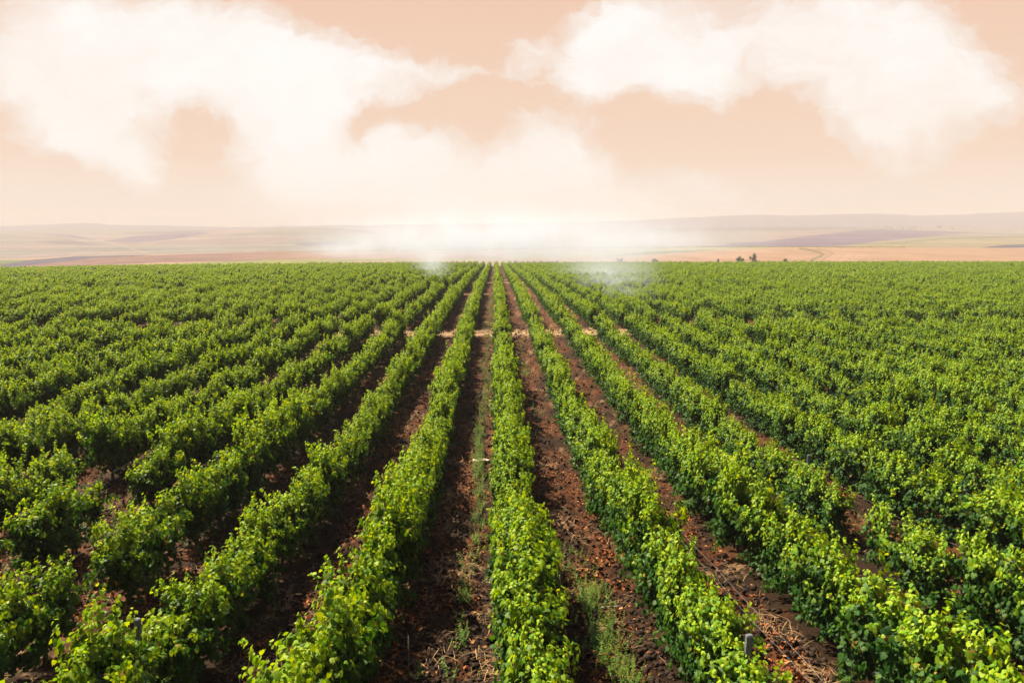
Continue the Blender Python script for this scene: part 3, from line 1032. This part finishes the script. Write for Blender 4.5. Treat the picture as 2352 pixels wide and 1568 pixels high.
def spread_mesh(V, F, X, Y, Z, r, size, tilt, zscale=1.0):
    """copies of a small shape at the points, as one mesh"""
    n, k = len(X), len(V)
    az = r.uniform(0, 2 * math.pi, n)
    tx, ty = r.normal(0, tilt, n), r.normal(0, tilt, n)
    P = V[None] * size[:, None, None]
    P = P * np.array((1, 1, zscale))
    y = P[..., 1] * np.cos(tx)[:, None] - P[..., 2] * np.sin(tx)[:, None]
    z = P[..., 1] * np.sin(tx)[:, None] + P[..., 2] * np.cos(tx)[:, None]
    x = P[..., 0] * np.cos(ty)[:, None] + z * np.sin(ty)[:, None]
    z = -P[..., 0] * np.sin(ty)[:, None] + z * np.cos(ty)[:, None]
    c, s = np.cos(az)[:, None], np.sin(az)[:, None]
    W = np.stack([x * c - y * s + X[:, None], x * s + y * c + Y[:, None], z + Z[:, None]], -1)
    FF = (F[None] + (np.arange(n) * k)[:, None, None]).reshape(-1, F.shape[1])
    return W.reshape(-1, 3), FF


def gz_at(X, Y):
    return ground_z(X, Y) + ground_detail(X, Y)


M_DRY = tint_material('dry_leaf', rough=0.85, spec=0.1)
red_patch = lambda X, Y: smooth(0.46, 0.62, fbm(X * 1.1 + 40, Y * 0.6, 4, 31, 0.6)) + 0.06
X, Y, r = scatter(190000, 6.5, 75, 0.8, (0.3, 1.3), 11, red_patch)
LV = np.array([(-.5, -.3, .25), (.5, -.35, .12), (.45, .4, .3), (-.4, .45, .05), (0, 0, -.12)])
LF = np.array([(4, 0, 1), (4, 1, 2), (4, 2, 3), (4, 3, 0)])
V, F = spread_mesh(LV, LF, X, Y, gz_at(X, Y) + 0.015, r, r.uniform(0.035, 0.085, len(X)), 0.5)
pal = np.array([(0.22, 0.062, 0.018), (0.28, 0.095, 0.026), (0.13, 0.04, 0.014), (0.30, 0.14, 0.05), (0.08, 0.03, 0.013)])
C = pal[r.integers(0, 5, len(X))] * r.uniform(0.7, 1.2, (len(X), 1))
tag(put('dry_leaves', mesh_np('dry_leaves', V, F, [M_DRY], np.repeat(C, 5, 0))), 'reddish brown dry leaves scattered over the soil between the rows', kind='stuff')

straw_patch = lambda X, Y: smooth(0.50, 0.66, fbm(X * 1.6, Y * 0.9 + 70, 4, 37, 0.62)) + 0.05
X, Y, r = scatter(60000, 6.5, 70, 1.0, (0.3, 1.3), 12, straw_patch)
SV = np.array([(-.5, -.009, 0), (-.5, .009, 0), (0, -.012, .10), (0, .012, .10), (.5, -.006, .02), (.5, .006, .02)])
SF = np.array([(0, 2, 3, 1), (2, 4, 5, 3)])
V, F = spread_mesh(SV, SF, X, Y, gz_at(X, Y) + 0.02, r, r.uniform(0.10, 0.42, len(X)), 0.22)
C = np.array((0.34, 0.21, 0.10)) * r.uniform(0.35, 1.15, (len(X), 1))
tag(put('straw', mesh_np('straw', V, F, [M_DRY], np.repeat(C, 6, 0))), 'pale dry straw lying in tangles on the soil', kind='stuff')

t_ = (1 + 5 ** .5) / 2
IV = np.array([(-1, t_, 0), (1, t_, 0), (-1, -t_, 0), (1, -t_, 0), (0, -1, t_), (0, 1, t_), (0, -1, -t_), (0, 1, -t_), (t_, 0, -1), (t_, 0, 1), (-t_, 0, -1), (-t_, 0, 1)]) / 1.9
IF = np.array([(0, 11, 5), (0, 5, 1), (0, 1, 7), (0, 7, 10), (0, 10, 11), (1, 5, 9), (5, 11, 4), (11, 10, 2), (10, 7, 6), (7, 1, 8), (3, 9, 4), (3, 4, 2), (3, 2, 6), (3, 6, 8), (3, 8, 9), (4, 9, 5), (2, 4, 11), (6, 2, 10), (8, 6, 7), (9, 8, 1)])
X, Y, r = scatter(80000, 6.5, 70, 0.8, (0.3, 1.3), 13)
sz = (0.015 + 0.06 * r.random(len(X)) ** 3) * (1 + 0.5 * smooth(20, 50, Y))
V, F = spread_mesh(IV, IF, X, Y, gz_at(X, Y) + sz * 0.15, r, sz, 0.8, 0.75)
V = V + r.normal(0, 0.16, V.shape) * np.repeat(sz, 12)[:, None]
C = np.array((0.020, 0.011, 0.007)) * r.uniform(0.6, 1.7, (len(X), 1))
tag(put('soil_clods', mesh_np('soil_clods', V, F, [M_DRY], np.repeat(C, 12, 0))), 'dark crumbly clods turned up by the plough', kind='stuff')

# straw on the grassy crossings
pts = []
for (y0, w), n in zip(CROSSINGS, (16000, 9000, 7000)):
    rr = np.random.default_rng(int(y0))
    x = rr.uniform(-0.62, 0.62, n) * y0
    y = y0 + 0.5 * (fbm(x * 0.6, x * 0 + y0, 2, 3) - 0.5) + rr.normal(0, w * 0.42, n)
    pts.append((x, y))
X, Y = np.concatenate([p[0] for p in pts]), np.concatenate([p[1] for p in pts])
r = np.random.default_rng(3)
GV = np.array([(-.05, 0, -.05), (.05, 0, -.05), (-.16, 0.02, .9), (.05, .3, .6), (.13, .22, 1.0)])
GF = np.array([(0, 1, 2), (0, 1, 3), (1, 0, 4)])
V, F = spread_mesh(GV, GF, X, Y, gz_at(X, Y), r, r.uniform(0.08, 0.2, len(X)), 0.5)
C = np.array((0.44, 0.30, 0.15)) * r.uniform(0.6, 1.15, (len(X), 1))
tag(put('dry_grass', mesh_np('dry_grass', V, F, [M_DRY], np.repeat(C, 5, 0))), 'bleached dry grass on the crossing strips through the rows', kind='stuff')

# weeds standing in the lanes
M_WEED = leaf_material('weed_leaf', trans=0.35, rough=0.6, spec=0.15)
r = np.random.default_rng(77)
plants = []
lane1 = ROW0 - 0.40 * SPACING
for a, b, n, w in ((12.5, 15.5, 22, .07), (15.5, 20, 18, .06), (20, 25, 40, .07), (25, 33.5, 200, .10), (33.5, 45, 130, .14), (45, 63, 120, .12), (66, 105, 240, .1)):
    for _ in range(n):
        y = r.uniform(a, b)
        plants.append((lane1 + r.normal(0, w) + 0.10 * math.sin(y * 0.35), y, r.uniform(0.15, 0.45)))
for a, b, n, w, c in ((11.2, 16.0, 170, .20, .53), (9.2, 11.2, 26, .25, .62), (16.0, 18.5, 30, .25, .42), (13.5, 17, 26, .1, .27), (44, 49, 70, .2, .45), (52, 60, 30, .12, .5), (30, 38, 16, .2, .5)):
    for _ in range(n):
        plants.append((ROW0 + c * SPACING + r.normal(0, w), r.uniform(a, b), r.uniform(0.12, 0.42)))
for a, b, n, c, w in ((13, 22, 60, 3.35, .25), (18, 30, 60, 2.42, .22), (24, 45, 90, 3.45, .22), (9, 12, 30, -.5, .3), (8, 11, 16, -.78, .12), (14, 24, 50, -3.45, .3), (14, 26, 60, -4.4, .3), (9, 14, 40, -2.5, .25), (11, 17, 40, 4.4, .3), (12, 18, 30, 2.45, .2)):
    for _ in range(n):
        plants.append((ROW0 + c * SPACING + r.normal(0, w), r.uniform(a, b), r.uniform(0.08, 0.34)))
for _ in range(420):
    y = r.uniform(8, 60)
    plants.append((ROW0 + SPACING * (r.integers(-6, 7) + r.choice((.3, .7)) + r.normal(0, .08)), y, r.uniform(0.05, 0.2)))
WV, WF, WC = [], [], []
QV = np.array([(-.5, 0, 0), (0, -.0, .06), (.5, 0, 0), (0, 1.0, -.15)]) * (0.45, 1, 1)
n_ = 0
for x, y, h in plants:
    z0 = float(gz_at(np.array(x), np.array(y)))
    olive = r.random() < 0.4
    c0 = np.array((0.125, 0.145, 0.014) if olive else (0.065, 0.14, 0.012)) * r.uniform(0.7, 1.2)
    for st in range(r.integers(1, 4)):
        lx, ly = r.normal(0, 0.18), r.normal(0, 0.18)
        bx, by = x + r.normal(0, .04), y + r.normal(0, .04)
        m_ = int(7 + h * 40)
        for k in range(m_):
            t = (k + r.random()) / m_
            p = np.array((bx + lx * t * h * 1.5, by + ly * t * h * 1.5, z0 + h * t))
            a = r.uniform(0, 2 * math.pi)
            d = np.array((math.cos(a), math.sin(a), r.uniform(-.2, .8))); d /= np.linalg.norm(d)
            sd_ = np.cross(d, (0, 0, 1)); sd_ /= np.linalg.norm(sd_); up = np.cross(sd_, d)
            L = r.uniform(0.03, 0.075) * (1.2 - 0.6 * t)
            WV.append(p + L * (QV[:, 0:1] * sd_ + QV[:, 1:2] * d + QV[:, 2:3] * up))
            WF.append((n_, n_ + 1, n_ + 2, n_ + 3)); n_ += 4
            WC += [c0 * r.uniform(0.8, 1.2)] * 4
tag(put('weeds', mesh_np('weeds', np.concatenate(WV), np.array(WF), [M_WEED], np.array(WC))), 'sparse green weeds growing along the soil lanes', kind='stuff')

# ------------------------------------------------------------------ beyond the vineyard
def tuft_cloud(n, size, seed, rx, ry, rz, lobes=7):
    """leaf clumps through a crown of several uneven lobes"""
    r = np.random.default_rng(seed)
    lc = r.normal(0, 0.45, (lobes, 3)) * (rx, ry, rz * 0.7)
    lr = r.uniform(0.35, 0.65, lobes)
    k = r.integers(0, lobes, n)
    d = r.normal(0, 1, (n, 3)); d /= np.linalg.norm(d, axis=1)[:, None]
    p = lc[k] + d * (lr[k] * r.random(n) ** 0.4)[:, None] * (rx, ry, rz)
    p[:, 2] = np.maximum(p[:, 2] + rz, 0.12 * rz)
    nn = d + r.normal(0, 0.5, (n, 3)) + (0, 0, .4); nn /= np.linalg.norm(nn, axis=1)[:, None]
    a = np.cross(nn, r.normal(0, 1, (n, 3))); a /= np.linalg.norm(a, axis=1)[:, None]
    b = np.cross(nn, a)
    s = r.uniform(0.6, 1.3, n)[:, None, None] * size
    V = np.array([(-.5, -.1, 0), (0, -.4, .1), (.5, .1, 0), (0, .6, -.1)])
    W = p[:, None] + s * (V[None, :, 0:1] * a[:, None] + V[None, :, 1:2] * b[:, None] + V[None, :, 2:3] * nn[:, None])
    return W.reshape(-1, 3), (np.arange(n)[:, None] * 4 + np.arange(4)), r


M_BUSH = leaf_material('bush_leaf', trans=0.25, rough=0.6, spec=0.15, tmul=(1.3, 1.2, 0.5))


def far_point(px, D):
    u = (px - 1176) / FOC * math.cos(PITCH)
    x, y = D * (_f[0] + u * _r[0]), D * (_f[1] + u * _r[1])
    return x, y, (float(far_z(np.array([u]), np.array([float(D)]))[0]) if D > 420 else float(ground_z(x, y)))


for k, (px, D, w, h, lab) in enumerate((
    (1700, 432, 4.6, 4.5, 'low round dark bush on stubble, just past the vineyard edge beside the taller bush'),
    (1733, 436, 3.6, 5.6, 'tallest dark bush on the stubble just past the vineyard edge'),
    (1807, 432, 2.8, 3.5, 'small dark bush on stubble, near the winding farm track'),
    (1651, 430, 1.8, 2.6, 'tiny dark bush at the vineyard edge in front of the stubble'),
    (1425, 436, 2.8, 3.9, 'thin hazy bush at the vineyard edge, half hidden by the mist'),
    (1508, 432, 3.2, 3.2, 'low hazy bush at the vineyard edge under the mist'),
)):
    x, y, z = far_point(px, D)
    e = bpy.data.objects.new('bush', None); COL.objects.link(e)
    e.location = (x, y, z)
    V, F, r = tuft_cloud(1300, 0.30, 900 + k, w / 2, w / 2, h / 2)
    c = np.array((0.028, 0.045, 0.016)) * r.uniform(0.6, 1.4, (1300, 1))
    put('crown', mesh_np('crown', V, F, [M_BUSH], np.repeat(c, 4, 0)), e)
    V, F = tube([(0, 0, -.3), (.03, 0, h * .25), (.0, .05, h * .5)], [.09, .07, .04], 6)
    put('trunk', mesh_np('trunk', V, F, [M_BARK]), e)
    tag(e, lab, 'bush', 'bushes past the vineyard edge')

# the hedge line along the far side of the stubble, and faint trees on the plain
HV, HF, HC, n_ = [], [], [], 0
r = np.random.default_rng(15)
for px in np.arange(640, 2080, 1.1):
    g_ = float(vnoise(np.array(px / 23.0), np.array(0.5), 4))
    hgt = (0.5 + 0.8 * g_) * smooth(560, 900, px) * (1.0 if px < 1850 else 0.7)
    if g_ < 0.08: continue
    x, y, z = far_point(px, 803 + r.normal(0, 1.5))
    V, F, _ = tuft_cloud(14, 0.9, int(px * 10), 0.9, 1.2, hgt / 2, 3)
    HV.append(V + (x, y, z)); HF.append(F + n_); n_ += len(V)
    HC.append(np.repeat(np.array([(0.34, 0.36, 0.15)]) * r.uniform(0.6, 1.25, (14, 1)), 4, 0))
tag(put('hedgerow', mesh_np('hedgerow', np.concatenate(HV), np.concatenate(HF), [M_BUSH], np.concatenate(HC))), 'thin green hedge line along the far side of the stubble', kind='stuff')
HV, HF, HC, n_ = [], [], [], 0
for _ in range(70):
    px = r.choice((r.uniform(2030, 2190), r.uniform(1650, 2352), r.uniform(2060, 2160)))
    x, y, z = far_point(px, r.uniform(2700, 2950))
    V, F, _ = tuft_cloud(40, 1.8, int(px * 10), 2.2, 2.2, r.uniform(2.0, 4.5), 4)
    HV.append(V + (x, y, z)); HF.append(F + n_); n_ += len(V)
    HC.append(np.repeat(np.array([(0.04, 0.05, 0.03)]) * r.uniform(0.6, 1.25, (40, 1)), 4, 0))
tag(put('treeline', mesh_np('treeline', np.concatenate(HV), np.concatenate(HF), [M_BUSH], np.concatenate(HC))), 'faint scattered trees on the hazy plain before the far hills', kind='stuff')

for px, h, lab in ((8, 20, 'faint power pole on the pale hill at the far left end'), (327, 18, 'faint power pole in the dip between the two pale hills'), (499, 14, 'faint power pole on the slope rising to the hilltop'), (649, 15, 'faint power pole standing on the hilltop'), (794, 15, 'faint power pole on the slope falling toward the mist')):
    x, y, z = far_point(px, 2400)
    e = bpy.data.objects.new('power_pole', None); COL.objects.link(e)
    e.location = (x, y, z)
    V, F = tube([(0, 0, -1), (0, 0, h)], [.45, .3], 8)
    put('pole', mesh_np('pole', V, F, [M_WOOD]), e)
    V, F = box(0, 0.3, h - 1.2, 4, .3, .3)
    put('crossarm', mesh_np('crossarm', V, F, [M_WOOD]), e)
    tag(e, lab, 'power pole', 'power poles along the hill crest')

# ------------------------------------------------------------------ mist and haze
def mist_box(lo, hi):
    V, F = box(*(0.5 * (np.array(lo) + np.array(hi))), *(np.array(hi) - np.array(lo)))
    me = bpy.data.meshes.new('mist')
    me.from_pydata([tuple(v) for v in V], [], [tuple(f) for f in F])
    return me


MIST = [  # picture x, y, distance, half sizes in metres (across, along, up), density
    (850, 562, 330, 36, 70, 9, .016), (775, 568, 340, 24, 60, 6, .012), (990, 552, 330, 60, 90, 14, .016), (1200, 552, 330, 80, 90, 15, .017), (1400, 558, 330, 66, 90, 12, .014),
    (1100, 520, 330, 110, 90, 20, .006), (1330, 524, 330, 100, 90, 18, .005), (1180, 588, 340, 75, 40, 6, .014), (1570, 556, 340, 56, 60, 9, .008),
    (992, 595, 190, 6.5, 14, 9.0, .065), (1005, 632, 140, 4.0, 9, 4.8, .085),
    (1390, 612, 150, 13, 16, 7, .045), (1420, 650, 112, 8.5, 12, 5.6, .07), (1440, 690, 88, 5.0, 8, 3.8, .10),
]
lo, hi = (-130.0, 70.0, -20.0), (150.0, 425.0, 62.0)
mo = put('mist', mist_box(lo, hi))
m, nt, out = mat('mist')
tc = nd(nt, 'ShaderNodeTexCoord')
nz = nd(nt, 'ShaderNodeTexNoise', inp={'Scale': 0.075, 'Detail': 5.0, 'Roughness': 0.6})
nt.links.new(tc.outputs['Object'], nz.inputs['Vector'])
tot = None
for px, py, D, a, b, c, w in MIST:
    d = pix_dir(px, py); d = d / d[1] * D
    mp = nd(nt, 'ShaderNodeMapping', vector_type='TEXTURE')
    mp.inputs['Location'].default_value = (d[0], d[1], CAMZ + d[2])
    mp.inputs['Scale'].default_value = (a, b, c)
    nt.links.new(tc.outputs['Object'], mp.inputs['Vector'])
    gr = nd(nt, 'ShaderNodeTexGradient', gradient_type='QUADRATIC_SPHERE')
    nt.links.new(mp.outputs[0], gr.inputs[0])
    tot = mth(nt, 'MULTIPLY', gr.outputs['Fac'], 2.1 * w) if tot is None else mth(nt, 'MULTIPLY_ADD', gr.outputs['Fac'], 2.1 * w, tot)
ns = nd(nt, 'ShaderNodeMapRange', interpolation_type='SMOOTHSTEP')
ns.inputs['From Min'].default_value = 0.36
ns.inputs['From Max'].default_value = 0.64
ns.inputs['To Min'].default_value = 0.12
nt.links.new(nz.outputs[0], ns.inputs['Value'])
pv = nd(nt, 'ShaderNodeVolumePrincipled')
pv.inputs['Color'].default_value = (0.625, 0.68, 0.79, 1)
pv.inputs['Anisotropy'].default_value = 0.0
nt.links.new(mth(nt, 'MULTIPLY', tot, ns.outputs[0]), pv.inputs['Density'])
nt.links.new(pv.outputs[0], out.inputs['Volume'])
mo.data.materials.append(m)
tag(mo, 'white mist drifting over the far end of the vineyard', kind='stuff')

HZ_TOP, HZ_BOT = 132.0, -60.0
V, F = box(0, 2000, (HZ_TOP + HZ_BOT) / 2, 11000, 5600, HZ_TOP - HZ_BOT)
me = bpy.data.meshes.new('haze')
me.from_pydata([tuple(v) for v in V], [], [tuple(f) for f in F])
hz = put('haze', me)
m, nt, out = mat('haze')
pv = nd(nt, 'ShaderNodeVolumePrincipled')
pv.inputs['Color'].default_value = (0.515, 0.478, 0.485, 1)
pv.inputs['Density'].default_value = 0.00034
pv.inputs['Anisotropy'].default_value = 0.0
nt.links.new(pv.outputs[0], out.inputs['Volume'])
me.materials.append(m)
tag(hz, 'warm pale haze thickening over the distant fields', kind='stuff')
